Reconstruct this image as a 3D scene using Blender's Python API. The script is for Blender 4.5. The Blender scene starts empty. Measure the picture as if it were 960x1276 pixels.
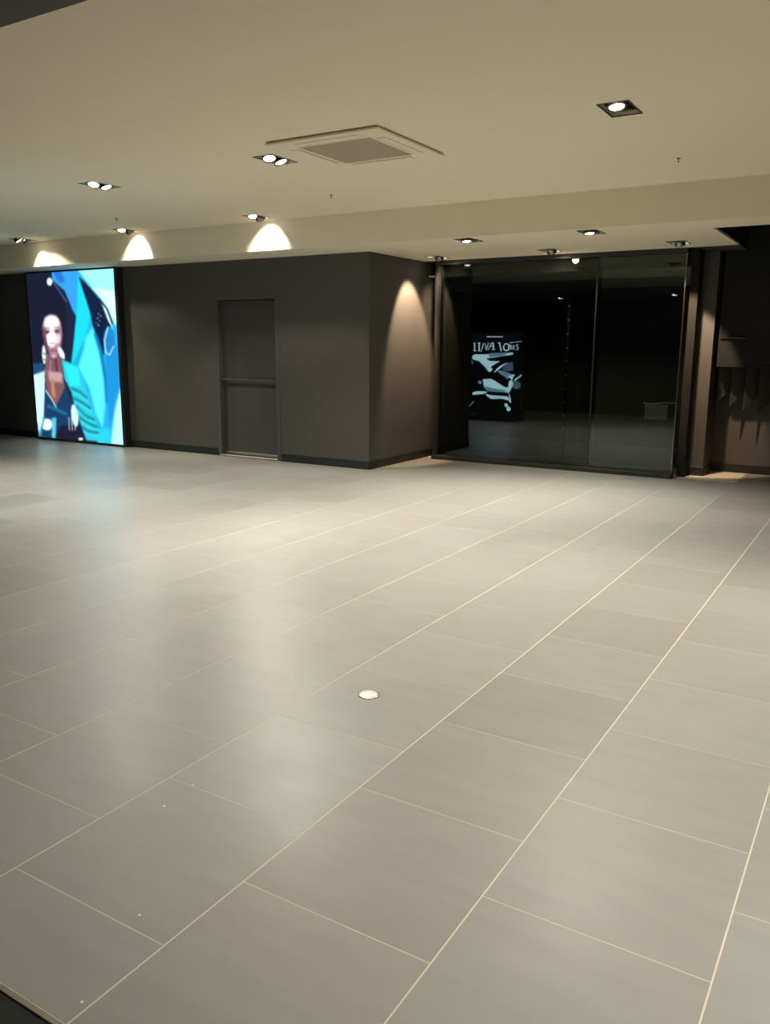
import bpy, bmesh, math, random
import numpy as np
from mathutils import Vector, Matrix

# ------------------------------------------------------------------ camera, world, exposure
sc = bpy.context.scene
col = sc.collection
F_PX, YAW, PITCH, ROLL, CAM_H = 1029.415, 0.547521, 0.197960, 0.006151, 1.491
fw = Vector((-math.sin(YAW)*math.cos(PITCH), math.cos(YAW)*math.cos(PITCH), -math.sin(PITCH)))
rt0 = Vector((math.cos(YAW), math.sin(YAW), 0)); up0 = rt0.cross(fw)
rt = rt0*math.cos(ROLL) + up0*math.sin(ROLL); up = up0*math.cos(ROLL) - rt0*math.sin(ROLL)
cd = bpy.data.cameras.new('camera'); cam = bpy.data.objects.new('camera', cd); col.objects.link(cam)
cam.matrix_world = Matrix(((rt.x, up.x, -fw.x, 0), (rt.y, up.y, -fw.y, 0), (rt.z, up.z, -fw.z, CAM_H), (0, 0, 0, 1)))
cd.sensor_fit = 'VERTICAL'; cd.sensor_height = 36.0; cd.lens = F_PX/1276*36; cd.clip_start = 0.02
sc.camera = cam
def project(p):
    q = Vector(p) - Vector((0, 0, CAM_H)); d = q.dot(fw)
    if d < .05: return None
    return 480 + F_PX*q.dot(rt)/d, 638 - F_PX*q.dot(up)/d

w = bpy.data.worlds.new('world'); sc.world = w; w.use_nodes = True
w.node_tree.nodes['Background'].inputs[0].default_value = (.9, .95, 1, 1)
w.node_tree.nodes['Background'].inputs[1].default_value = 0.0
sc.view_settings.view_transform = 'Standard'; sc.view_settings.look = 'None'
sc.view_settings.gamma = 1; sc.view_settings.use_curve_mapping = False
sc.view_settings.exposure = 0.0
WARM = (1.0, .95, .82); AMBER = (1.0, .71, .45); WHITE = (1.0, .90, .68)
P_MAIN, P_WASH, P_SOFFIT, P_ACCENT, P_LINTEL = 500, 70, 430, 60, 70

# ------------------------------------------------------------------ materials
def lin(c): return tuple(((v/255)/12.92 if v/255 <= .04045 else ((v/255+.055)/1.055)**2.4) for v in c)
def material(name, colour, rough=.5, metal=0, spec=.5, noise=0, scale=8, bump=0, bscale=60):
    m = bpy.data.materials.new(name); m.use_nodes = True; nt = m.node_tree; b = nt.nodes['Principled BSDF']
    b.inputs['Base Color'].default_value = (*colour, 1); b.inputs['Roughness'].default_value = rough
    b.inputs['Metallic'].default_value = metal; b.inputs['Specular IOR Level'].default_value = spec
    tc = nt.nodes.new('ShaderNodeNewGeometry')
    if noise:
        n = nt.nodes.new('ShaderNodeTexNoise'); n.inputs['Scale'].default_value = scale; n.inputs['Detail'].default_value = 5
        nt.links.new(tc.outputs['Position'], n.inputs['Vector'])
        mr = nt.nodes.new('ShaderNodeMapRange'); mr.inputs[3].default_value = 1-noise; mr.inputs[4].default_value = 1+noise
        nt.links.new(n.outputs['Fac'], mr.inputs[0])
        mx = nt.nodes.new('ShaderNodeVectorMath'); mx.operation = 'SCALE'; mx.inputs[0].default_value = colour
        nt.links.new(mr.outputs[0], mx.inputs['Scale']); nt.links.new(mx.outputs[0], b.inputs['Base Color'])
    if bump:
        n2 = nt.nodes.new('ShaderNodeTexNoise'); n2.inputs['Scale'].default_value = bscale; n2.inputs['Detail'].default_value = 4
        nt.links.new(tc.outputs['Position'], n2.inputs['Vector'])
        bp = nt.nodes.new('ShaderNodeBump'); bp.inputs['Strength'].default_value = bump; bp.inputs['Distance'].default_value = .002
        nt.links.new(n2.outputs['Fac'], bp.inputs['Height']); nt.links.new(bp.outputs[0], b.inputs['Normal'])
    return m
def emission(name, colour, strength):
    m = bpy.data.materials.new(name); m.use_nodes = True; nt = m.node_tree
    nt.nodes.remove(nt.nodes['Principled BSDF']); e = nt.nodes.new('ShaderNodeEmission')
    e.inputs[0].default_value = (*colour, 1); e.inputs[1].default_value = strength
    nt.links.new(e.outputs[0], nt.nodes['Material Output'].inputs[0]); return m
def picture_material(name, strength):
    m = emission(name, (1, 1, 1), strength); nt = m.node_tree
    a = nt.nodes.new('ShaderNodeVertexColor'); a.layer_name = 'picture'
    nt.links.new(a.outputs[0], [n for n in nt.nodes if n.type == 'EMISSION'][0].inputs[0]); return m
def glass(name, ior, tint):
    m = bpy.data.materials.new(name); m.use_nodes = True; nt = m.node_tree
    nt.nodes.remove(nt.nodes['Principled BSDF'])
    fr = nt.nodes.new('ShaderNodeFresnel'); fr.inputs[0].default_value = ior
    t = nt.nodes.new('ShaderNodeBsdfTransparent'); t.inputs[0].default_value = (*tint, 1)
    g = nt.nodes.new('ShaderNodeBsdfGlossy'); g.inputs['Roughness'].default_value = 0.0
    g.inputs['Color'].default_value = (.93, 1, .97, 1)
    mx = nt.nodes.new('ShaderNodeMixShader'); nt.links.new(fr.outputs[0], mx.inputs[0])
    nt.links.new(t.outputs[0], mx.inputs[1]); nt.links.new(g.outputs[0], mx.inputs[2])
    nt.links.new(mx.outputs[0], nt.nodes['Material Output'].inputs[0]); return m

PITCH_T, X0, Y0 = .603, -.221, 1.58          # tile pitch and the grid's origin, half-bond columns
def tile_material():
    m = material('stone_tile', (.3, .28, .25), .4); nt = m.node_tree; b = nt.nodes['Principled BSDF']; L = nt.links
    def math_(op, a, c=None):
        n = nt.nodes.new('ShaderNodeMath'); n.operation = op
        for i, v in enumerate((a, c)):
            if v is None: continue
            if isinstance(v, (int, float)): n.inputs[i].default_value = v
            else: L.new(v, n.inputs[i])
        return n.outputs[0]
    g = nt.nodes.new('ShaderNodeNewGeometry'); s = nt.nodes.new('ShaderNodeSeparateXYZ'); L.new(g.outputs['Position'], s.inputs[0])
    c = math_('FLOOR', math_('DIVIDE', math_('SUBTRACT', s.outputs[0], X0), PITCH_T))
    par = math_('FLOORED_MODULO', c, 2.0)
    half = math_('MULTIPLY', par, .5)          # odd columns (seen from X0) start half a tile later
    rr = math_('FLOOR', math_('SUBTRACT', math_('DIVIDE', math_('SUBTRACT', s.outputs[1], Y0), PITCH_T), half))
    cb = nt.nodes.new('ShaderNodeCombineXYZ'); L.new(c, cb.inputs[0]); L.new(rr, cb.inputs[1])
    wn = nt.nodes.new('ShaderNodeTexWhiteNoise'); wn.noise_dimensions = '2D'; L.new(cb.outputs[0], wn.inputs['Vector'])
    ramp = nt.nodes.new('ShaderNodeValToRGB'); e = ramp.color_ramp.elements
    e[0].position = 0; e[0].color = (.262, .252, .228, 1); e[1].position = 1; e[1].color = (.325, .320, .298, 1)
    for p, cc in ((.25, (.290, .278, .252)), (.5, (.312, .300, .276)), (.75, (.308, .306, .282))):
        k = e.new(p); k.color = (*cc, 1)
    wc = nt.nodes.new('ShaderNodeTexWhiteNoise'); wc.noise_dimensions = '1D'; L.new(math_('ADD', c, 7.3), wc.inputs['W'])
    fac = math_('ADD', math_('MULTIPLY', wn.outputs['Value'], .55), math_('MULTIPLY', wc.outputs['Value'], .45))
    L.new(fac, ramp.inputs[0])
    mp = nt.nodes.new('ShaderNodeMapping'); mp.inputs['Scale'].default_value = (2.2, 9, 1); L.new(g.outputs['Position'], mp.inputs[0])
    n = nt.nodes.new('ShaderNodeTexNoise'); n.inputs['Scale'].default_value = 1.6; n.inputs['Detail'].default_value = 6; L.new(mp.outputs[0], n.inputs['Vector'])
    mr = nt.nodes.new('ShaderNodeMapRange'); mr.inputs[3].default_value = .90; mr.inputs[4].default_value = 1.10; L.new(n.outputs['Fac'], mr.inputs[0])
    vm = nt.nodes.new('ShaderNodeVectorMath'); vm.operation = 'SCALE'; L.new(ramp.outputs[0], vm.inputs[0]); L.new(mr.outputs[0], vm.inputs['Scale'])
    L.new(vm.outputs[0], b.inputs['Base Color'])
    n2 = nt.nodes.new('ShaderNodeTexNoise'); n2.inputs['Scale'].default_value = 3.0; n2.inputs['Detail'].default_value = 4; L.new(g.outputs['Position'], n2.inputs['Vector'])
    mr2 = nt.nodes.new('ShaderNodeMapRange'); mr2.inputs[3].default_value = .29; mr2.inputs[4].default_value = .42; L.new(n2.outputs['Fac'], mr2.inputs[0])
    L.new(mr2.outputs[0], b.inputs['Roughness'])
    return m

M = dict(
    tile=tile_material(),
    grout=material('cream_grout', (.62, .56, .45), .8, noise=.15, scale=6),
    ceiling=material('cream_ceiling_paint', (.84, .765, .60), .85, noise=.02, scale=2),
    wall=material('charcoal_wall_paint', (.080, .074, .069), .7, noise=.05, scale=3),
    black=material('black_satin', (.016, .017, .016), .45),
    matt=material('black_matt', (.018, .018, .017), .95, spec=.3),
    base=material('dark_baseboard', (.014, .017, .016), .5),
    door=material('charcoal_door_paint', (.066, .062, .059), .55, noise=.04, scale=4),
    casing=material('door_casing_paint', (.080, .076, .073), .6),
    metal=material('brushed_metal', (.55, .52, .46), .35, metal=1, noise=.05, scale=40),
    chrome=material('dark_chrome', (.25, .24, .22), .25, metal=1),
    anod=material('bronze_metal', (.10, .085, .07), .4, metal=.6),
    trim=material('light_fitting_trim', (.13, .12, .10), .4),
    white=material('white_plastic', (.84, .77, .61), .6),
    slot=material('grey_slot', (.60, .53, .41), .8),
    grille=material('grey_grille', (.60, .52, .42), .8),
    paper=material('pale_paper', (.75, .73, .66), .8),
    mat=material('dark_rubber_mat', (.016, .018, .017), .8, noise=.5, scale=30, bump=.6, bscale=90),
    cloth=material('brown_panel', (.085, .068, .055), .8),
    card=material('pale_card', (.24, .22, .17), .8),
    lens=emission('lamp_lens_glow', (1, .93, .76), 12),
    lens_off=material('unlit_lens', (.3, .3, .28), .2),
    flo=material('white_cap', (.84, .83, .78), .35),
    glass_fixed=glass('dark_shop_glass', 1.52, (.55, .58, .57)),
    glass_slide=glass('reflective_shop_glass', 1.52, (.80, .86, .84)),
    ad=picture_material('fashion_picture', 1.35),
    ad2=picture_material('monochrome_picture', 10.0),
)

# ------------------------------------------------------------------ helpers
def tag(o, label=None, cat=None, group=None, kind=None):
    if label: o['label'] = label
    if cat: o['category'] = cat
    if group: o['group'] = group
    if kind: o['kind'] = kind
    return o
def empty(name, loc=(0, 0, 0)):
    o = bpy.data.objects.new(name, None); col.objects.link(o); o.location = loc; o.empty_display_size = .1; return o
def link(name, me, mat, parent=None, smooth=False):
    o = bpy.data.objects.new(name, me); col.objects.link(o)
    if mat and not me.materials: me.materials.append(mat)
    if parent is not None: o.parent = parent
    if smooth:
        for p in me.polygons: p.use_smooth = True
    return o
def bm_box(bm, a, b, bev=0):
    r = bmesh.ops.create_cube(bm, size=1)
    for v in r['verts']:
        v.co = Vector([a[i] + (v.co[i]+.5)*(b[i]-a[i]) for i in range(3)])
    if bev:
        es = list({e for v in r['verts'] for e in v.link_edges})
        bmesh.ops.bevel(bm, geom=es, offset=bev, segments=1, affect='EDGES')
def boxes(name, lst, mat, parent=None, bev=0):
    bm = bmesh.new()
    for a, b in lst: bm_box(bm, a, b, bev)
    me = bpy.data.meshes.new(name); bm.to_mesh(me); bm.free()
    return link(name, me, mat, parent)
def struct(name, lst, mat, bev=0):
    return tag(boxes(name, lst, mat, None, bev), kind='structure')
def polymesh(name, verts, faces, mat, parent=None):
    me = bpy.data.meshes.new(name); me.from_pydata(verts, [], faces); me.update(); return link(name, me, mat, parent)
def sheet(name, x0, x1, y0, y1, holes, fn, mat, thick, parent=None):
    """plate in (x, y) with rectangular holes; fn(x, y, t) gives the 3-D point"""
    xs = sorted({x0, x1, *[v for h in holes for v in h[:2] if x0 < v < x1]})
    ys = sorted({y0, y1, *[v for h in holes for v in h[2:] if y0 < v < y1]})
    V, idx, Fc = [], {}, []
    def vi(i, j, t):
        k = (i, j, t)
        if k not in idx: idx[k] = len(V); V.append(fn(xs[i], ys[j], thick*t))
        return idx[k]
    def solid(i, j):
        if not (0 <= i < len(xs)-1 and 0 <= j < len(ys)-1): return False
        cx, cy = (xs[i]+xs[i+1])/2, (ys[j]+ys[j+1])/2
        return not any(h[0] < cx < h[1] and h[2] < cy < h[3] for h in holes)
    for i in range(len(xs)-1):
        for j in range(len(ys)-1):
            if not solid(i, j): continue
            for t in (0, 1): Fc.append([vi(i, j, t), vi(i+1, j, t), vi(i+1, j+1, t), vi(i, j+1, t)][::(1 if t else -1)])
            for (di, dj, a, b) in ((-1, 0, (0, 0), (0, 1)), (1, 0, (1, 1), (1, 0)), (0, -1, (1, 0), (0, 0)), (0, 1, (0, 1), (1, 1))):
                if not solid(i+di, j+dj):
                    p, q = (i+a[0], j+a[1]), (i+b[0], j+b[1])
                    Fc.append([vi(*p, 0), vi(*q, 0), vi(*q, 1), vi(*p, 1)])
    me = bpy.data.meshes.new(name); me.from_pydata(V, [], Fc); me.update()
    bm = bmesh.new(); bm.from_mesh(me); bmesh.ops.recalc_face_normals(bm, faces=bm.faces); bm.to_mesh(me); bm.free()
    return link(name, me, mat, parent)
def lathe(name, prof, mat, parent=None, seg=24, mtx=None, smooth=True):
    V, Fc = [], []
    for r, z in prof:
        for k in range(seg):
            a = 2*math.pi*k/seg; V.append((r*math.cos(a), r*math.sin(a), z))
    for i in range(len(prof)-1):
        for k in range(seg):
            k2 = (k+1) % seg; Fc.append((i*seg+k, i*seg+k2, (i+1)*seg+k2, (i+1)*seg+k))
    Fc.append(tuple(range(seg))[::-1]); Fc.append(tuple(range((len(prof)-1)*seg, len(prof)*seg)))
    if mtx is not None: V = [tuple(mtx @ Vector(v)) for v in V]
    me = bpy.data.meshes.new(name); me.from_pydata(V, [], Fc); me.update()
    o = link(name, me, mat, parent)
    if smooth:
        for p in me.polygons: p.use_smooth = len(p.vertices) == 4
    return o

# ------------------------------------------------------------------ dimensions (metres)
ZC, ZS = 2.91, 2.578            # main ceiling, lowered soffit
YF = 7.86                       # fascia between them
YW = 8.50                       # dark wall with the screen and the door
XR = -5.42                      # its corner: the return wall runs back from here
YG = 9.84                       # shop glass
YB, XV = 10.80, -1.58           # wall of the recess, edge of the dark void in the soffit
XL, XE, YE = -14.2, 3.0, -4.0   # far left, far right, behind the camera
YM = .974                       # edge of the tiled floor
YLB, YLA = 1.0, 2.0             # lintel over the entrance

# fittings: (x, y, z, long axis 'y', heads)
FW, FL = .17, .30
main_f = [(-6.36, 5.42), (-4.30, 5.38), (-1.60, 5.33)]
main_hidden = [(.9, 5.33), (-8.5, 5.42)]     # the main row goes on beyond both sides of the picture
wash_f = [(-6.33, 7.58), (-8.52, 7.64), (-10.52, 7.58)]
soff_f = [(-3.94, 8.10), (-2.645, 8.11)]
acc_f = [(-5.02, 9.44), (-3.54, 9.40), (-2.10, 9.34)]
lint_f = [(-6.6, 1.5), (-4.1, 1.5), (-1.6, 1.5), (.9, 1.5)]
def hole(x, y): return (x-FW/2, x+FW/2, y-FL/2, y+FL/2)

# ------------------------------------------------------------------ structure
AC = (-3.54, 5.38, .95)
tag(sheet('ceiling', XL, XE, YLA, YF, [hole(x, y) for x, y in main_f+main_hidden+wash_f],
          lambda x, y, t: (x, y, ZC+t), M['ceiling'], .02), kind='structure')
tag(sheet('trim_1', XL, XE, YF, YG, [hole(x, y) for x, y in soff_f+acc_f] + [(XV, XE, 8.39, YG+1), (XL, XR-.1, YW+.1, YG+1)],
          lambda x, y, t: (x, y, ZS+t), M['ceiling'], .02), kind='structure')             # lowered soffit
struct('trim_2', [((XL, YF, ZS+.02), (XE, YF+.02, ZC+.02))], M['ceiling'])                # fascia
struct('trim_3', [((XV-.02, 8.39, ZS+.02), (XV, YB, 3.7)), ((XV, 8.37, ZS+.02), (XE, 8.39, 3.7)), ((XV-.02, 8.37, 3.7), (XE, YB, 3.72))], M['matt'])
struct('trim_4', [((-5.30, YG+.0, ZS+.002), (XV, YB+.0, ZS+.05)), ((XR-.1, YG, ZS+.002), (-5.30, 10.3, ZS+.05))], M['wall'])   # dark ceiling behind the shopfront line
tag(sheet('trim_5', XL, XE, YLB, YLA, [hole(x, y) for x, y in lint_f], lambda x, y, t: (x, y, ZS+t), M['wall'], .02), kind='structure')
struct('trim_6', [((XL, YLA-.02, ZS+.02), (XE, YLA, ZC+.02)), ((XL, YLB, ZS+.02), (XE, YLB+.02, ZC+.6))], M['wall'])
struct('ceiling_outside', [((XL, YE, 3.4), (XE, YLB, 3.42))], M['wall'])
DX0, DX1, DZ = -7.83, -6.835, 2.075
tag(sheet('wall_back', XL, XR, 0, ZS, [(DX0, DX1, -.1, DZ)], lambda x, y, t: (x, YW+t, y), M['wall'], .10), kind='structure')
struct('wall_return', [((XR-.10, YW+.10, 0), (XR, 10.15, ZS))], M['wall'])
struct('wall_corner_jamb', [((XR-.1, 10.15, 0), (-5.245, 10.25, ZS))], M['black'])
struct('wall_pillar', [((-2.01, 10.275, 0), (-1.845, YB, ZS))], M['wall'])
struct('wall_jamb', [((-2.10, 10.05, 0), (-2.01, 10.6, ZS))], M['matt'])
struct('wall_recess', [((-1.845, YB, 0), (XE, YB+.1, 3.72))], M['wall'])
struct('wall_left', [((XL-.1, YE, 0), (XL, YW+.1, 3.42))], M['wall'])
struct('wall_right', [((XE, YE, 0), (XE+.1, YB+.1, 3.72))], M['wall'])
struct('wall_front', [((XL-.1, YE-.1, 0), (XE+.1, YE, 3.42))], M['wall'])
# unlit shop behind the glass
YS = 13.0
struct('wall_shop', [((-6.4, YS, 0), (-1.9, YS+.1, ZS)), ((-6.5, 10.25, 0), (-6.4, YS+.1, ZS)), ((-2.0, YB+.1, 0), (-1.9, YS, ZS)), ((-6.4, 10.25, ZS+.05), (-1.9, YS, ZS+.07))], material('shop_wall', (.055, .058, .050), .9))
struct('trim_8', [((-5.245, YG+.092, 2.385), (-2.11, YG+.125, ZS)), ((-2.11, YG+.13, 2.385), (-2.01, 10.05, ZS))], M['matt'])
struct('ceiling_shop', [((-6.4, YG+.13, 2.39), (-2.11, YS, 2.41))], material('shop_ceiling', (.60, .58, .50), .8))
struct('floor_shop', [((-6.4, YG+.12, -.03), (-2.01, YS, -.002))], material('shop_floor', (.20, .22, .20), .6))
# baseboards
BH, BT = .105, .015
struct('baseboard_back', [((XL, YW-BT, 0), (DX0-.05, YW, BH)), ((DX1+.055, YW-BT, 0), (XR+BT, YW, BH))], M['base'], .003)
struct('baseboard_return', [((XR, YW, 0), (XR+BT, 10.15, BH))], M['base'], .003)
struct('baseboard_pillar', [((-2.01, 10.26, 0), (-1.83, 10.275, BH)), ((-1.845, 10.275, 0), (-1.83, YB, BH))], M['base'], .003)
struct('baseboard_recess', [((-1.83, YB-BT, 0), (XE, YB, BH))], M['base'], .003)

# ------------------------------------------------------------------ tiled floor
GW, GY = .0048, .0030
floor = struct('floor', [((XL, YM, -.05), (XE, YW, -.0005)), ((XR, YW, -.05), (XE, YB, -.0005))], M['grout'])
tiles = []
k0, k1 = math.floor((XL-X0)/PITCH_T), math.ceil((XE-X0)/PITCH_T)
for c in range(k0, k1):
    xa, xb = X0+c*PITCH_T, X0+(c+1)*PITCH_T
    half = .5 if c % 2 else 0.0
    yend = YW-.001 if xb < XR+.02 else (YB-.001 if xa > -1.9 else YG+.10)
    for rr in range(-3, 18):
        ya = Y0 + (rr+half)*PITCH_T; yb = ya+PITCH_T
        a = [max(xa+GW/2, XL+.01), max(ya+GY/2, YM+.012)]; b = [min(xb-GW/2, XE-.01), min(yb-GY/2, yend)]
        if b[0]-a[0] < .03 or b[1]-a[1] < .03: continue
        pts = [project((x, y, 0)) for x, y in ((a[0], a[1]), (b[0], a[1]), (b[0], b[1]), (a[0], b[1]))]
        area = 0
        if all(p is not None for p in pts):
            cl = [(min(max(p[0], 0), 960), min(max(p[1], 0), 1276)) for p in pts]
            area = abs(sum(cl[i][0]*cl[(i+1) % 4][1]-cl[(i+1) % 4][0]*cl[i][1] for i in range(4)))/2
        tiles.append((area, a, b))
tiles.sort(key=lambda t: -t[0])
tile_meshes = {}
def tile_mesh(dx, dy):
    k = (round(dx, 4), round(dy, 4))
    if k not in tile_meshes:
        bm = bmesh.new(); bm_box(bm, (-dx/2, -dy/2, -.008), (dx/2, dy/2, 0))
        top = [e for e in bm.edges if all(v.co.z > -.001 for v in e.verts)]
        bmesh.ops.bevel(bm, geom=top, offset=.0003, segments=1, affect='EDGES')
        me = bpy.data.meshes.new('tile'); bm.to_mesh(me); bm.free(); me.materials.append(M['tile']); tile_meshes[k] = me
    return tile_meshes[k]
rest = bmesh.new()
for i, (area, a, b) in enumerate(tiles):
    if i < 298 and area > 20:
        o = link('tile', tile_mesh(b[0]-a[0], b[1]-a[1]), None, floor); o.location = ((a[0]+b[0])/2, (a[1]+b[1])/2, 0)
    else: bm_box(rest, (*a, -.008), (*b, 0))
me = bpy.data.meshes.new('far_tiles'); rest.to_mesh(me); rest.free()
o = link('far_tiles', me, M['tile'], floor); o['kind'] = 'stuff'
struct('trim_7', [((XL, YM-.004, -.05), (XE, YM+.009, .001))], M['metal'])                # edge strip of the tiles
struct('floor_outside', [((XL, YE, -.06), (XE, YM-.004, -.006))], M['mat'])

# ------------------------------------------------------------------ door in the dark wall
door = tag(empty('door_1', ((DX0+DX1)/2, YW, 0)), kind='structure')
def dpart(name, lst, mat, parent=door, bev=0):
    ox, oy = ((DX0+DX1)/2, YW) if parent is door else (0, 0)
    return boxes(name, [((a[0]-ox, a[1]-oy, a[2]), (b[0]-ox, b[1]-oy, b[2])) for a, b in lst], mat, parent, bev)
dpart('door_frame', [((DX0-.05, YW-.006, 0), (DX0+.012, YW+.10, DZ)), ((DX1-.012, YW-.006, 0), (DX1+.055, YW+.10, DZ)),
                     ((DX0-.05, YW-.006, DZ), (DX1+.055, YW+.10, DZ+.03))], M['casing'], bev=.002)
leaf = dpart('door_leaf', [((DX0+.014, YW+.075, .035), (DX1-.014, YW+.098, DZ-.004))], M['door'], bev=.003)
bar = dpart('push_bar', [((DX0+.016, YW+.030, 1.026), (DX1-.016, YW+.050, 1.048)), ((DX0+.016, YW+.050, 1.015), (DX0+.06, YW+.075, 1.058)), ((DX1-.06, YW+.050, 1.015), (DX1-.016, YW+.075, 1.058))], M['casing'], bev=.004)
dpart('kick_strip', [((DX0+.016, YW+.066, .030), (DX1-.016, YW+.075, .062))], M['metal'], bev=.001)
dpart('threshold', [((DX0, YW-.02, 0), (DX1, YW+.1, .022))], M['metal'], bev=.004)

# ------------------------------------------------------------------ shop glass
GX0, GX1, GS = -5.245, -2.105, -3.10
win = tag(empty('window_1', ((GX0+GS)/2, YG, 0)), kind='structure')
def wpart(name, lst, mat, root, bev=0):
    l = root.location
    return boxes(name, [(tuple(a[i]-l[i] for i in range(3)), tuple(b[i]-l[i] for i in range(3))) for a, b in lst], mat, root, bev)
wpart('window_frame', [((GX0, YG-.02, 0), (GX0+.05, YG+.09, ZS)), ((GX0+.05, YG-.02, ZS-.05), (GX1, YG+.09, ZS))], M['black'], win, .003)
wpart('window_sill', [((GX0-.01, YG-.035, 0), (GX1, YG+.09, .055))], M['black'], win, .004)
wpart('pane', [((GX0+.05, YG+.055, .055), (GS+.03, YG+.065, ZS-.05))], M['glass_fixed'], win)
sd = tag(empty('door_2', ((GS+GX1)/2, YG, 0)), kind='structure')
wpart('pane', [((GS, YG+.005, .08), (GX1-.012, YG+.015, ZS-.052))], M['glass_slide'], sd)
wpart('bottom_rail', [((GS, YG-.004, .056), (GX1, YG+.03, .085))], M['black'], sd, .002)
wpart('edge_strip', [((GX1-.012, YG, .085), (GX1, YG+.022, ZS-.052))], M['chrome'], sd, .002)
wpart('meeting_strip', [((GS-.014, YG, .085), (GS, YG+.03, ZS-.052))], M['black'], sd, .002)

# ------------------------------------------------------------------ recessed lights
def aim_matrix(d):
    return Vector((0, 0, -1)).rotation_difference(Vector(d).normalized()).to_matrix().to_4x4()
def fitting(x, y, z, label, group, heads, trimmat=None, off=None):
    """heads: list of (offset along y, aim, lit, power, colour, cone degrees, blend, drop)"""
    r = tag(empty(f'downlight_{off}_offscreen' if off else 'recessed_downlight', (x, y, z)), label, 'downlight', group)
    t, a, b = .012, FW/2, FL/2
    boxes('trim_frame', [((-a-t, -b-t, -.004), (a+t, -b, 0)), ((-a-t, b, -.004), (a+t, b+t, 0)),
                         ((-a-t, -b, -.004), (-a, b, 0)), ((a, -b, -.004), (a+t, b, 0))], trimmat or M['trim'], r)
    boxes('housing', [((-a, -b, .135), (a, b, .14)), ((-a, -b, .02), (-a+.004, b, .135)), ((a-.004, -b, .02), (a, b, .135)),
                      ((-a+.004, -b, .02), (a-.004, -b+.004, .135)), ((-a+.004, b-.004, .02), (a-.004, b, .135))], M['chrome'], r)
    for hy, d, lit, power, colour, cone, blend, drop in heads:
        end = f"_{off}_{'near' if hy < 0 else 'far'}_offscreen" if off else ''
        m = Matrix.Translation((0, hy, drop)) @ aim_matrix(d)
        h = lathe('lamp_head', [(.030, .075), (.052, .055), (.058, 0.0), (.056, -.008), (.049, -.008), (.047, -.002)], M['chrome'] if lit else M['black'], r, mtx=m)
        lathe('lens'+end, [(.0465, -.001), (.040, -.005), (.015, -.0065)], M['lens'] if lit else M['lens_off'], h, mtx=m)
        if lit and power:
            ld = bpy.data.lights.new('lamp'+end, 'SPOT'); ld.energy = power; ld.color = colour
            ld.spot_size = math.radians(cone); ld.spot_blend = blend; ld.shadow_soft_size = .04
            lo = bpy.data.objects.new('lamp'+end, ld); col.objects.link(lo); lo.parent = r
            dv = Vector(d).normalized(); lo.location = Vector((0, hy, drop)) + dv*.03
            lo.rotation_euler = dv.to_track_quat('-Z', 'Y').to_euler()
    return r
gm, gw, gs, ga, gl = 'twin lights of the main ceiling', 'twin lights washing the fascia', 'lit twin lights of the soffit', 'twin lights in front of the shop glass', 'twin lights over the entrance'
dn = (0, 0, -1)
H = .072
def down(off, aim=dn, p=P_MAIN/2, c=WARM, cone=95, drop=-.004, lit=True, bl=1.0): return (off, aim, lit, p, c, cone, bl, drop)
fitting(*main_f[0], ZC, 'twin-head recessed ceiling light farthest along the ceiling from the vent panel, both heads lit', gm, [down(-H, (.25, -.3, -1), P_MAIN*.45), down(H, (.35, .1, -1), P_MAIN*.32, cone=112)])
fitting(*main_f[1], ZC, 'twin-head recessed ceiling light right beside the square ceiling vent panel', gm, [down(-H, (.30, -.2, -1), P_MAIN*.5, cone=90), down(H, (.4, .1, -1), P_MAIN*.8, cone=112)])
fitting(*main_f[2], ZC, 'large square-looking recessed ceiling light with one lit head and one dark head', gm,
        [down(-H, (.15, -.18, -1), P_MAIN*.7, cone=88), down(H, (0, .3, -1), 0, lit=False, drop=.03)], M['chrome'])
for (x, y), k, t in zip(main_hidden, (.45, .45), ('nearest the right-hand wall', 'level with the lit wall screen')):
    fitting(x, y, ZC, 'twin-head recessed ceiling light of the main row ' + t, gm, [down(-H, (0, -.3, -1), p=P_MAIN*k), down(H, (0, .2, -1), p=P_MAIN*k)], off='ceiling_row_right' if x > 0 else 'ceiling_row_left')
wl = ['bright recessed light throwing a wide scallop on the fascia above the door', 'slim recessed light throwing a bell-shaped scallop beside the lit screen', 'recessed light with two lit heads throwing a double scallop above the lit screen']
for i, (x, y) in enumerate(wash_f):
    hd = [down(.06, (-.15, .75, -1), P_WASH, WHITE, 92, -.012, bl=.5), down(-.08, (.3, -.3, -1), P_MAIN*(.45, .30, .3)[i], cone=98, bl=.8)]
    if i == 2: hd = [down(.065, (.12, .45, -1), P_WASH, WHITE, 78, -.018, bl=.5), down(-.065, (.5, .5, -1), P_WASH, WHITE, 78, -.018, bl=.5)]
    fitting(x, y, ZC, wl[i], gw, hd)
fitting(*soff_f[0], ZS, 'lit recessed light in the soffit nearer the wall corner', gs, [down(-.05, (.12, -.10, -1), P_SOFFIT*.62, drop=-.016, cone=104), down(.085, dn, 0, lit=False, drop=.01)])
fitting(*soff_f[1], ZS, 'lit recessed light in the soffit nearer the dark void', gs, [down(-.05, (.12, -.10, -1), P_SOFFIT*.80, drop=-.016, cone=104), down(.085, dn, 0, lit=False, drop=.01)])
al = ['recessed light close to the glass by the wall corner, lamp turned away', 'recessed light close to the glass midway, lamp turned away', 'recessed light close to the glass by the pillar, lamp turned away']
aims = [[(-.47, .10, -1), (0, .8, -1)], [(0, .8, -1), None], [(.05, .75, -1), None]]
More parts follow.
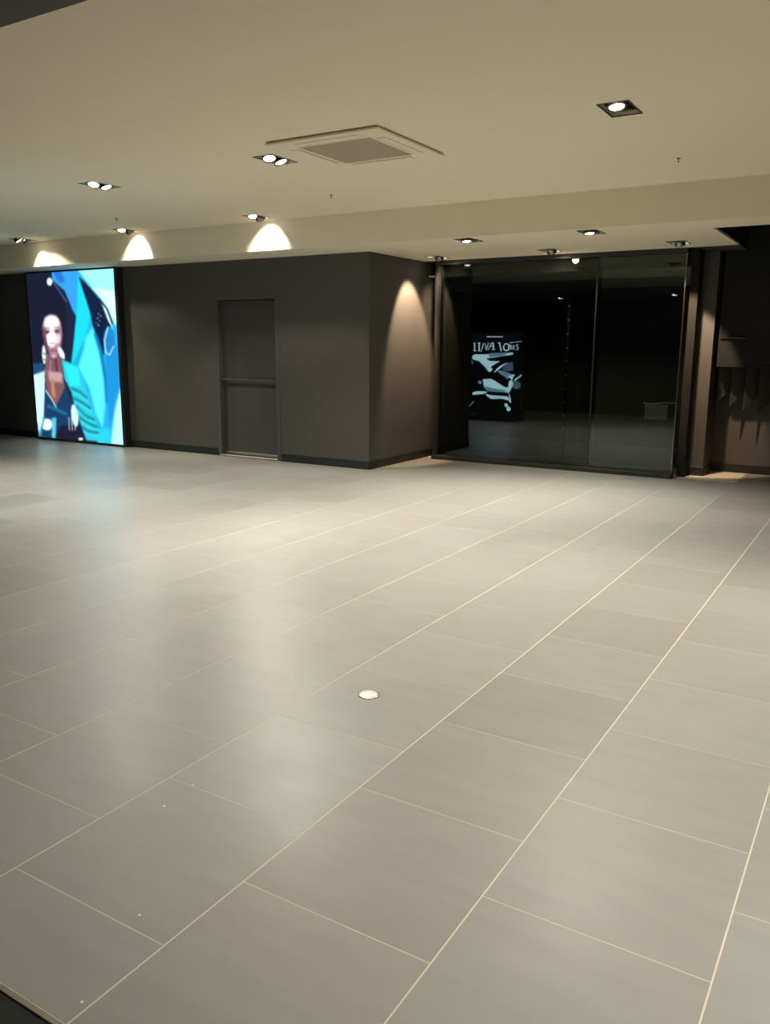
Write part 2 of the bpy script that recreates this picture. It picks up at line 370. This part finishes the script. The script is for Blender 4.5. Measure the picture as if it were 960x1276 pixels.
for i, (x, y) in enumerate(acc_f):
    hd = []
    if i == 0: hd = [(-H, aims[0][0], True, P_ACCENT*4.8, AMBER, 60, .4, .02), (H, (0, .9, -1), True, 110, AMBER, 90, .8, -.006)]
    if i == 1: hd = [(H, (0, .9, -1), True, 150, AMBER, 95, .8, -.006), (-H, dn, False, 0, AMBER, 60, .5, .03)]
    if i == 2: hd = [(H, (.02, .66, -1), True, P_ACCENT*4.4, AMBER, 41, .35, -.006), (-H, (0, .1, -1), False, 0, AMBER, 80, .9, .035)]
    fitting(x, y, ZS, al[i], ga, hd)
for (x, y), k, t in zip(lint_f, (.8, .8, 2.0, 5.0), ('nearest the totem screen', 'second from the totem screen', 'third from the totem screen', 'farthest from the totem screen')):
    fitting(x, y, ZS, 'twin-head recessed light in the dark lintel over the entrance, ' + t, gl, [down(-H, (-.1, .2, -1), p=P_LINTEL*k/2, cone=112), down(H, (-.3, .5, -1), p=P_LINTEL*k/2, cone=112)], off='entrance_' + {-6.6: 'far_left', -4.1: 'left', -1.6: 'middle', .9: 'right'}[x])

# ------------------------------------------------------------------ ceiling vent panel
ac = tag(empty('ceiling_cassette', (AC[0], AC[1], ZC)), 'square white air conditioning cassette with grey intake grille in the ceiling', 'air conditioner')
h = AC[2]/2
def shell(name, a0, a1, z0, z1, mat, parent):
    return boxes(name, [((-a1, -a1, z0), (a1, -a0, z1)), ((-a1, a0, z0), (a1, a1, z1)), ((-a1, -a0, z0), (-a0, a0, z1)), ((a0, -a0, z0), (a1, a0, z1))], mat, parent, .002)
shell('shadow_gap', h-.05, h-.010, -.010, 0, M['slot'], ac)
shell('panel', .30, h, -.024, -.010, M['white'], ac)
for k in range(4):
    R = Matrix.Rotation(k*math.pi/2, 4, 'Z')
    o = boxes('louvre', [((-.26, -.405, -.029), (.26, -.345, -.024))], M['white'], ac, .002); o.data.transform(R)
    o2 = boxes('slot', [((-.26, -.343, -.0262), (.26, -.330, -.0242))], M['slot'], o); o2.data.transform(R)
gr = boxes('intake_grille', [((-.295, -.295, -.018), (.295, .295, -.010))], M['grille'], ac)
sl = boxes('grille_slats', [((-.29, -.285+i*.0228, -.021), (.29, -.277+i*.0228, -.018)) for i in range(26)], M['grille'], gr); sl['kind'] = 'stuff'
for n, (x, y) in zip(('near the vent panel and fascia', 'above the screen side of the room', 'beside the single lit ceiling light'), ((-4.81, 6.86), (-7.82, 6.87), (-1.593, 6.88))):
    s = tag(empty('sprinkler_head', (x, y, ZC)), 'tiny dark sprinkler head ' + n, 'sprinkler', 'ceiling sprinklers')
    lathe('rosette', [(.018, 0), (.018, -.002), (.008, -.004), (.005, -.010)], M['anod'], s, 14)
    lathe('deflector', [(.003, -.009), (.003, -.026), (.009, -.027), (.009, -.029)], M['anod'], s, 14)

# ------------------------------------------------------------------ pictures on the screens
def inside(px, py, poly):
    r = np.zeros(px.shape, bool); n = len(poly)
    for i in range(n):
        (x1, y1), (x2, y2) = poly[i], poly[(i+1) % n]
        if y1 == y2: continue
        r ^= ((y1 > py) != (y2 > py)) & (px < (x2-x1)*(py-y1)/(y2-y1)+x1)
    return r
def blur(a, n):
    for _ in range(n):
        p = np.pad(a, ((1, 1), (1, 1)) + ((0, 0),)*(a.ndim-2), mode='edge')
        a = (p[:-2, 1:-1]+p[2:, 1:-1]+p[1:-1, :-2]+p[1:-1, 2:]+2*p[1:-1, 1:-1])/6
    return a
class Canvas:
    def __init__(s, nx, ny, corners, bg):
        s.nx, s.ny = nx, ny
        u, v = np.meshgrid(np.linspace(0, 1, nx), np.linspace(0, 1, ny))
        tl, tr, br, bl = [np.array(c, float) for c in corners]
        P = (1-u)[..., None]*(1-v)[..., None]*tl + u[..., None]*(1-v)[..., None]*tr + u[..., None]*v[..., None]*br + (1-u)[..., None]*v[..., None]*bl
        s.x, s.y = P[..., 0], P[..., 1]; s.a = np.ones((ny, nx, 3))*np.array(bg, float)
    def mix(s, m, c, soft): m = blur(m.astype(float), soft)[..., None]; s.a = s.a*(1-m)+np.array(c, float)*m
    def poly(s, pts, c, soft=1, alpha=1): s.mix(inside(s.x, s.y, pts)*alpha, c, soft*2)
    def oval(s, x, y, rx, ry, c, soft=1, alpha=1, rot=0):
        dx, dy = s.x-x, s.y-y; cc, ss = math.cos(rot), math.sin(rot)
        s.mix(((((dx*cc+dy*ss)/rx)**2+((-dx*ss+dy*cc)/ry)**2) < 1)*alpha, c, soft)
    def line(s, pts, wd, c, soft=1, alpha=1):
        m = np.zeros(s.x.shape)
        for (x1, y1), (x2, y2) in zip(pts[:-1], pts[1:]):
            L2 = (x2-x1)**2+(y2-y1)**2+1e-9; t = np.clip(((s.x-x1)*(x2-x1)+(s.y-y1)*(y2-y1))/L2, 0, 1)
            d = np.hypot(s.x-x1-t*(x2-x1), s.y-y1-t*(y2-y1)); m = np.maximum(m, np.clip(1.2-d/(wd/2)*.7, 0, 1))
        s.mix(np.clip(m, 0, 1)*alpha, c, soft)
    def mesh(s, name, fn, mat, parent):
        nx, ny = s.nx, s.ny
        V = [fn(i/(nx-1), j/(ny-1)) for j in range(ny) for i in range(nx)]
        Fc = [(j*nx+i, (j+1)*nx+i, (j+1)*nx+i+1, j*nx+i+1) for j in range(ny-1) for i in range(nx-1)]
        me = bpy.data.meshes.new(name); me.from_pydata(V, [], Fc); me.update()
        c = np.clip(s.a, 0, 255)/255; c = np.where(c <= .04045, c/12.92, ((c+.055)/1.055)**2.4)
        at = me.color_attributes.new('picture', 'FLOAT_COLOR', 'POINT')
        at.data.foreach_set('color', np.concatenate([c.reshape(-1, 3), np.ones((nx*ny, 1))], 1).astype(np.float32).ravel())
        return link(name, me, mat, parent)

c = Canvas(170, 250, ((152, 78), (580, 60), (610, 944), (180, 897)), (30, 36, 58))
c.poly([(150, 78), (290, 70), (350, 250), (330, 520), (150, 560)], (24, 28, 48), 6)
c.poly([(285, 70), (412, 60), (600, 55), (625, 960), (485, 940), (440, 700), (400, 560), (365, 530), (380, 430), (398, 290), (384, 262), (350, 165), (285, 105)], (36, 165, 220), 1)
c.poly([(285, 70), (412, 60), (418, 130), (402, 235), (386, 268), (345, 160), (288, 108)], (52, 150, 225), 1)
c.poly([(290, 70), (330, 66), (350, 120), (320, 125)], (40, 110, 190), 4)
c.poly([(412, 60), (600, 50), (600, 345), (570, 330), (540, 240), (490, 165), (440, 104)], (150, 232, 236), 2)
c.poly([(470, 150), (600, 170), (600, 340), (560, 280), (520, 200)], (205, 246, 238), 4)
c.poly([(412, 85), (440, 170), (467, 290), (440, 390), (390, 500), (368, 535), (384, 420), (402, 270)], (28, 205, 235), 2)
c.poly([(416, 96), (445, 122), (500, 190), (545, 268), (572, 335), (545, 355), (530, 400), (525, 492), (505, 425), (476, 335), (466, 270)], (18, 32, 60), 1)
c.poly([(508, 190), (552, 262), (572, 362), (548, 312)], (205, 245, 235), 1)
c.line([(510, 205), (545, 255), (568, 325)], 7, (12, 25, 50), 0)
for x, y in ((505, 278), (515, 290), (500, 300), (510, 312), (492, 322), (503, 335)): c.oval(x, y, 4, 3, (120, 170, 205), 0)
c.poly([(440, 395), (474, 345), (508, 440), (527, 560), (530, 700), (512, 860), (478, 780), (452, 650), (402, 545), (384, 530)], (84, 222, 248), 3)
c.poly([(372, 530), (440, 395), (430, 450), (398, 545)], (24, 165, 205), 2)
c.line([(488, 380), (512, 470), (530, 600), (536, 720)], 14, (14, 105, 165), 2)
c.poly([(530, 490), (590, 430), (607, 650), (575, 760), (545, 860), (535, 700)], (28, 140, 205), 4)
c.oval(552, 415, 27, 72, (34, 125, 190), 1); c.line([(548, 345), (530, 410), (535, 470), (552, 484), (572, 440)], 5, (190, 235, 235), 0)
c.poly([(572, 760), (602, 640), (620, 960), (548, 950)], (178, 246, 246), 6)
c.poly([(490, 860), (545, 860), (548, 950), (485, 940)], (40, 195, 240), 4)
c.line([(285, 110), (330, 180), (352, 215)], 6, (90, 110, 150), 0, .7)
c.oval(272, 117, 14, 20, (215, 238, 235), 1); c.oval(155, 323, 5, 7, (190, 210, 220), 0)
# woman: neck, chest, face
c.poly([(240, 470), (318, 470), (322, 560), (330, 650), (282, 742), (236, 670), (226, 560)], (118, 82, 90), 2)
c.poly([(245, 560), (320, 570), (318, 620), (250, 610)], (185, 150, 150), 4)
c.poly([(256, 600), (276, 600), (280, 700), (262, 690)], (196, 120, 84), 3)
c.line([(288, 500), (292, 560)], 8, (70, 40, 52), 1); c.line([(262, 510), (256, 555)], 6, (170, 130, 135), 1)
c.poly([(226, 330), (240, 290), (270, 276), (300, 284), (322, 320), (326, 380), (318, 440), (298, 486), (279, 498), (258, 486), (238, 430), (228, 380)], (158, 122, 130), 1)
c.oval(275, 322, 40, 40, (238, 224, 228), 6); c.oval(270, 400, 30, 40, (246, 234, 238), 6); c.oval(306, 400, 12, 26, (222, 202, 208), 4)
c.poly([(222, 330), (238, 350), (246, 410), (262, 490), (236, 460)], (92, 62, 78), 2)
c.poly([(330, 360), (318, 440), (294, 494), (306, 440)], (116, 84, 96), 2)
c.oval(248, 364, 14, 8, (96, 70, 86), 3); c.oval(300, 360, 13, 8, (104, 78, 92), 3); c.oval(249, 365, 6, 4, (46, 30, 46), 1); c.oval(300, 361, 6, 4, (50, 34, 50), 1)
c.line([(232, 350), (250, 343), (262, 348)], 6, (120, 92, 104), 2, .8); c.line([(288, 346), (302, 340), (316, 348)], 6, (120, 92, 104), 2, .8)
c.line([(276, 370), (270, 408)], 6, (206, 182, 190), 2, .7); c.line([(262, 421), (286, 421)], 6, (150, 114, 126), 2, .8)
c.oval(279, 455, 19, 7, (150, 98, 112), 2); c.oval(279, 467, 17, 8, (172, 118, 130), 2); c.line([(262, 461), (297, 461)], 3, (86, 50, 66), 1); c.oval(279, 485, 12, 6, (200, 174, 178), 2)
c.oval(228, 478, 10, 48, (206, 226, 218), 1); c.oval(318, 470, 13, 34, (214, 232, 222), 1, rot=-.4); c.line([(222, 470), (234, 475)], 4, (60, 60, 80), 0); c.line([(222, 500), (234, 505)], 4, (60, 60, 80), 0)
# woman: jacket and hands
c.poly([(160, 570), (228, 555), (224, 700), (214, 800), (185, 900), (165, 700)], (196, 244, 240), 2)
c.poly([(160, 520), (222, 520), (226, 560), (165, 580)], (30, 70, 110), 2)
c.poly([(226, 640), (282, 742), (336, 640), (372, 760), (430, 930), (180, 905), (214, 800)], (22, 58, 92), 2)
c.line([(230, 660), (260, 705), (280, 745)], 8, (200, 225, 220), 0, .8); c.line([(240, 740), (330, 780)], 14, (30, 110, 140), 3)
c.poly([(318, 500), (400, 540), (430, 620), (446, 700), (472, 780), (492, 860), (490, 925), (430, 920), (402, 830), (378, 750), (362, 670), (330, 600)], (44, 190, 205), 1)
c.poly([(330, 520), (398, 545), (410, 640), (360, 640)], (40, 220, 228), 3)
for a, b, d in (((366, 650), (402, 668), (436, 700)), ((372, 700), (408, 720), (452, 752)), ((384, 742), (424, 790), (470, 812)), ((398, 800), (440, 830), (482, 850)), ((410, 850), (440, 872), (486, 880))):
    c.line([a, b, d], 13, (14, 105, 135), 2, .8); c.line([(a[0]+8, a[1]+22), (b[0]+8, b[1]+20), (d[0], d[1]+16)], 9, (80, 215, 225), 2, .6)
c.poly([(345, 840), (400, 840), (430, 930), (260, 915), (300, 840)], (30, 28, 50), 3)
c.oval(228, 834, 31, 30, (228, 248, 244), 2); c.oval(375, 790, 17, 58, (200, 232, 228), 2, rot=-.1)
for k in range(3): c.line([(344+k*14, 800), (346+k*15, 865)], 5, (190, 225, 222), 0, .8)
c.poly([(255, 800), (280, 800), (272, 905), (252, 905)], (90, 190, 215), 2); c.line([(190, 890), (214, 800)], 10, (60, 150, 170), 2)
c.oval(402, 912, 12, 7, (220, 240, 235), 1)
c.a = blur(c.a, 2)
SX0, SX1, SYF = -11.66, -9.605, 8.385
scr = tag(empty('display_screen', ((SX0+SX1)/2, SYF, 0)), 'tall lit screen showing a woman in a teal jacket, on the dark wall', 'screen')
def spart(name, lst, mat, bev=0): return boxes(name, [((a[0]-scr.location.x, a[1]-SYF, a[2]), (b[0]-scr.location.x, b[1]-SYF, b[2])) for a, b in lst], mat, scr, bev)
spart('housing', [((SX0, SYF+.012, .01), (SX1, YW, 2.57))], M['black'], .004)
spart('bezel', [((SX0, SYF-.004, .01), (SX0+.02, SYF+.012, 2.57)), ((SX1-.055, SYF-.004, .01), (SX1, SYF+.012, 2.57)),
                ((SX0+.02, SYF-.004, 2.552), (SX1-.055, SYF+.012, 2.57)), ((SX0+.02, SYF-.004, .01), (SX1-.055, SYF+.012, .036))], M['black'], .002)
ia, ib = SX0+.02-scr.location.x, SX1-.055-scr.location.x
c.mesh('screen_picture', lambda u, v: (ia+(ib-ia)*u, .008, 2.552+(0.036-2.552)*v), M['ad'], scr)

# second screen: faces the shop glass and is seen in its reflection; painted as the glass shows it, hence u runs backwards
q = Canvas(260, 380, ((120, 75), (480, 70), (470, 770), (95, 770)), (4, 6, 9))
pale, mid, dk = (176, 214, 228), (96, 130, 146), (3, 5, 8)
q.poly([(130, 75), (470, 75), (420, 150), (140, 150)], (9, 13, 20), 6)
q.line([(238, 104), (342, 104)], 9, (190, 205, 210), 0)
def glyph(*strokes):
    for pts, wd in strokes: q.line(pts, wd*.66, (205, 238, 248), 0)
glyph(([(148, 158), (148, 218)], 13), ([(138, 158), (158, 158)], 6), ([(138, 219), (158, 219)], 6),           # I
      ([(180, 156), (180, 219)], 15), ([(170, 156), (190, 156)], 6), ([(170, 220), (192, 220)], 6), ([(196, 219), (212, 158)], 7),   # N reversed
      ([(222, 156), (232, 214)], 8), ([(232, 214), (246, 154)], 6), ([(224, 190), (258, 186)], 5), ([(246, 210), (268, 152)], 7),     # A
      ([(278, 152), (282, 206)], 14), ([(262, 180), (280, 182)], 6), ([(262, 160), (262, 180)], 6), ([(268, 205), (292, 206)], 6),     # R reversed
      ([(320, 152), (334, 214)], 12), ([(310, 152), (330, 152)], 5))
for rx, ry, cc in ((22, 32, (190, 224, 236)), (14, 24, (5, 8, 12))): q.oval(368, 187, rx, ry, cc, 0)
glyph(([(394, 165), (396, 204)], 8), ([(404, 168), (408, 204)], 7), ([(418, 170), (420, 204)], 8), ([(392, 150), (470, 138)], 6),
      ([(450, 164), (436, 170), (440, 184), (450, 190), (446, 204), (432, 206)], 7))
q.poly([(130, 262), (150, 248), (230, 246), (300, 236), (420, 228), (410, 250), (330, 262), (250, 296), (330, 296), (262, 350), (278, 372), (250, 396), (222, 352), (180, 306), (132, 292)], pale, 1)
q.poly([(228, 282), (300, 270), (410, 246), (414, 270), (330, 298), (262, 300)], dk, 2); q.poly([(250, 236), (400, 226), (330, 262), (250, 270)], mid, 3)
q.line([(134, 292), (182, 308), (236, 380)], 6, (40, 70, 84), 0); q.line([(130, 300), (130, 328)], 7, mid, 0)
q.poly([(384, 308), (345, 326), (312, 350), (282, 396), (300, 386), (330, 356), (372, 322)], pale, 0)
q.poly([(350, 330), (414, 300), (420, 372), (380, 384), (345, 372)], (70, 84, 104), 3)
q.poly([(302, 372), (345, 376), (392, 396), (418, 404), (388, 430), (382, 452), (366, 430), (322, 402)], mid, 1)
q.poly([(380, 420), (430, 402), (410, 452)], pale, 1); q.line([(478, 406), (428, 452)], 12, pale, 0); q.oval(440, 490, 30, 34, (74, 96, 104), 3)
q.poly([(204, 452), (262, 444), (300, 466), (350, 504), (384, 512), (388, 462), (412, 448), (420, 486), (390, 560), (404, 600), (408, 640), (394, 632), (388, 556), (330, 552), (280, 548), (240, 546), (214, 520)], pale, 1)
q.poly([(214, 508), (280, 524), (350, 534), (388, 548), (300, 556), (236, 548)], mid, 3)
q.oval(184, 478, 14, 16, mid, 3); q.poly([(130, 566), (160, 552), (244, 552), (214, 572), (130, 586)], pale, 0)
q.poly([(218, 570), (262, 580), (384, 586), (396, 622), (340, 606), (264, 614), (236, 592)], pale, 1)
q.oval(372, 658, 13, 16, pale, 0); q.oval(390, 688, 14, 20, pale, 0); q.line([(138, 640), (98, 688)], 7, (120, 134, 134), 0); q.line([(114, 744), (146, 744)], 7, (40, 50, 50), 1)
TX0, TX1, TY, TZ = -7.62, -6.40, 4.00, 1.80
tot = tag(empty('totem_display', ((TX0+TX1)/2, TY, 0)), 'freestanding black totem screen with a monochrome lingerie picture, mirrored in the shop glass', 'screen')
def tpart(name, lst, mat, bev=0): return boxes(name, [((a[0]-tot.location.x, a[1]-TY, a[2]), (b[0]-tot.location.x, b[1]-TY, b[2])) for a, b in lst], mat, tot, bev)
tpart('housing', [((TX0, TY-.12, .02), (TX1, TY, TZ))], M['black'], .005)
tpart('foot_plate', [((TX0+.1, TY-.3, 0), (TX1-.1, TY+.15, .02))], M['black'], .003)
tw = (TX1-TX0)/2-.03
q.mesh('screen_picture', lambda u, v: (-tw+2*tw*u, .004, TZ-.03-(TZ-.08)*v), M['ad2'], tot)

# ------------------------------------------------------------------ round floor cap and scraps
fd = tag(empty('floor_cap', (-1.812, 2.847, 0)), 'small round white cap set into the floor tiles', 'floor cap')
lathe('rim', [(.047, 0), (.047, .003), (.041, .005), (.038, .005)], M['metal'], fd, 32)
lathe('cap', [(.040, .004), (.036, .0065), (.012, .0075)], M['flo'], fd, 32)
random.seed(4)
for lab, (x, y) in zip(('below the lit screen', 'beside a tile joint next to another scrap', 'towards the round floor cap', 'on the tile by the entrance', 'at the metal edge strip of the floor'),
                       ((-7.849, 7.057), (-1.905, 1.739), (-1.921, 1.885), (-1.566, 1.324), (-1.449, 1.045))):
    s = .006 if y < 3 else .02
    pts = [(s*random.uniform(.5, 1)*math.cos(a), s*random.uniform(.5, 1)*math.sin(a)) for a in (0, 1.1, 2.2, 3.3, 4.5, 5.4)]
    V = [(px, py, .0006) for px, py in pts]+[(px*.9, py*.9, .002+.001*random.random()) for px, py in pts]
    o = polymesh('paper_scrap', V, [tuple(range(6))[::-1], tuple(range(6, 12))]+[(i, (i+1) % 6, 6+(i+1) % 6, 6+i) for i in range(6)], M['paper'])
    o.location = (x, y, 0); tag(o, 'tiny white paper scrap on the floor ' + lab, 'paper scrap', 'scraps on the floor')

# ------------------------------------------------------------------ dark recess beside the shop
bx = tag(empty('hanging_cabinet', (-1.70, 10.5, 1.30)), 'large black cabinet hung in the dark recess beside the pillar', 'cabinet')
def hpart(name, lst, mat, bev=0): return boxes(name, [((a[0]+1.70, a[1]-10.5, a[2]-1.30), (b[0]+1.70, b[1]-10.5, b[2]-1.30)) for a, b in lst], mat, bx, bev)
hpart('body', [((-1.80, 10.35, 1.30), (1.2, YB, 3.2))], M['matt'], .004)
hpart('edge_rail', [((-1.78, 10.325, 1.60), (-1.50, 10.35, 1.615))], M['chrome'], .002)
hpart('bottom_lip', [((-1.80, 10.33, 1.28), (1.2, YB, 1.30))], M['matt'], .002)
for k in range(9):
    zb = .86-.042*min(k, 5)-1.30
    p = polymesh('hanging_panel', [(0, -.06, -.02), (.13, .10, -.02), (.13, .10, zb+.15), (0, -.06, zb), (.006, -.072, -.02), (.136, .088, -.02), (.136, .088, zb+.15), (.006, -.072, zb)],
                 [(0, 1, 2, 3), (7, 6, 5, 4), (0, 4, 5, 1), (1, 5, 6, 2), (2, 6, 7, 3), (3, 7, 4, 0)], M['cloth'], bx)
    p.location = (-.10+k*.150, .10, 0)

# ------------------------------------------------------------------ inside the dark shop
rl = tag(empty('shelf_upright', (-3.80, 10.9, 0)), 'slim black upright with a column of bright studs inside the dark shop', 'shelf upright')
boxes('post', [((-.02, 0, 0), (.02, .03, 2.2))], M['black'], rl, .002)
boxes('foot', [((-.10, -.12, 0), (.10, .15, .02))], M['black'], rl, .002)
for k in range(10): lathe('stud', [(.013, 0), (.013, .008), (.007, .014)], M['paper'], rl, 12, Matrix.Translation((0, 0, .40+k*.181)) @ Matrix.Rotation(math.pi/2, 4, 'X'))
sg = tag(empty('hanging_sign', (-2.31, YG+.0155, .862)), 'small blank pale card and thin strip stuck inside the sliding glass door', 'sign')
boxes('card', [((-.155, 0, -.187), (.105, .003, -.008))], M['card'], sg, .001)
V, Fc = [], []
for px, pz in ((-.175, .004), (-.13, -.006), (-.06, -.004), (.02, .006), (.09, .012), (.18, .008)):
    V += [(px, .004+.003*math.cos(a), pz+.004*math.sin(a)) for a in (0, 1.57, 3.14, 4.71)]
for i in range(5): Fc += [(i*4+k, i*4+(k+1) % 4, i*4+4+(k+1) % 4, i*4+4+k) for k in range(4)]
polymesh('edge_strip', V, Fc+[(3, 2, 1, 0), (20, 21, 22, 23)], M['paper'], sg)
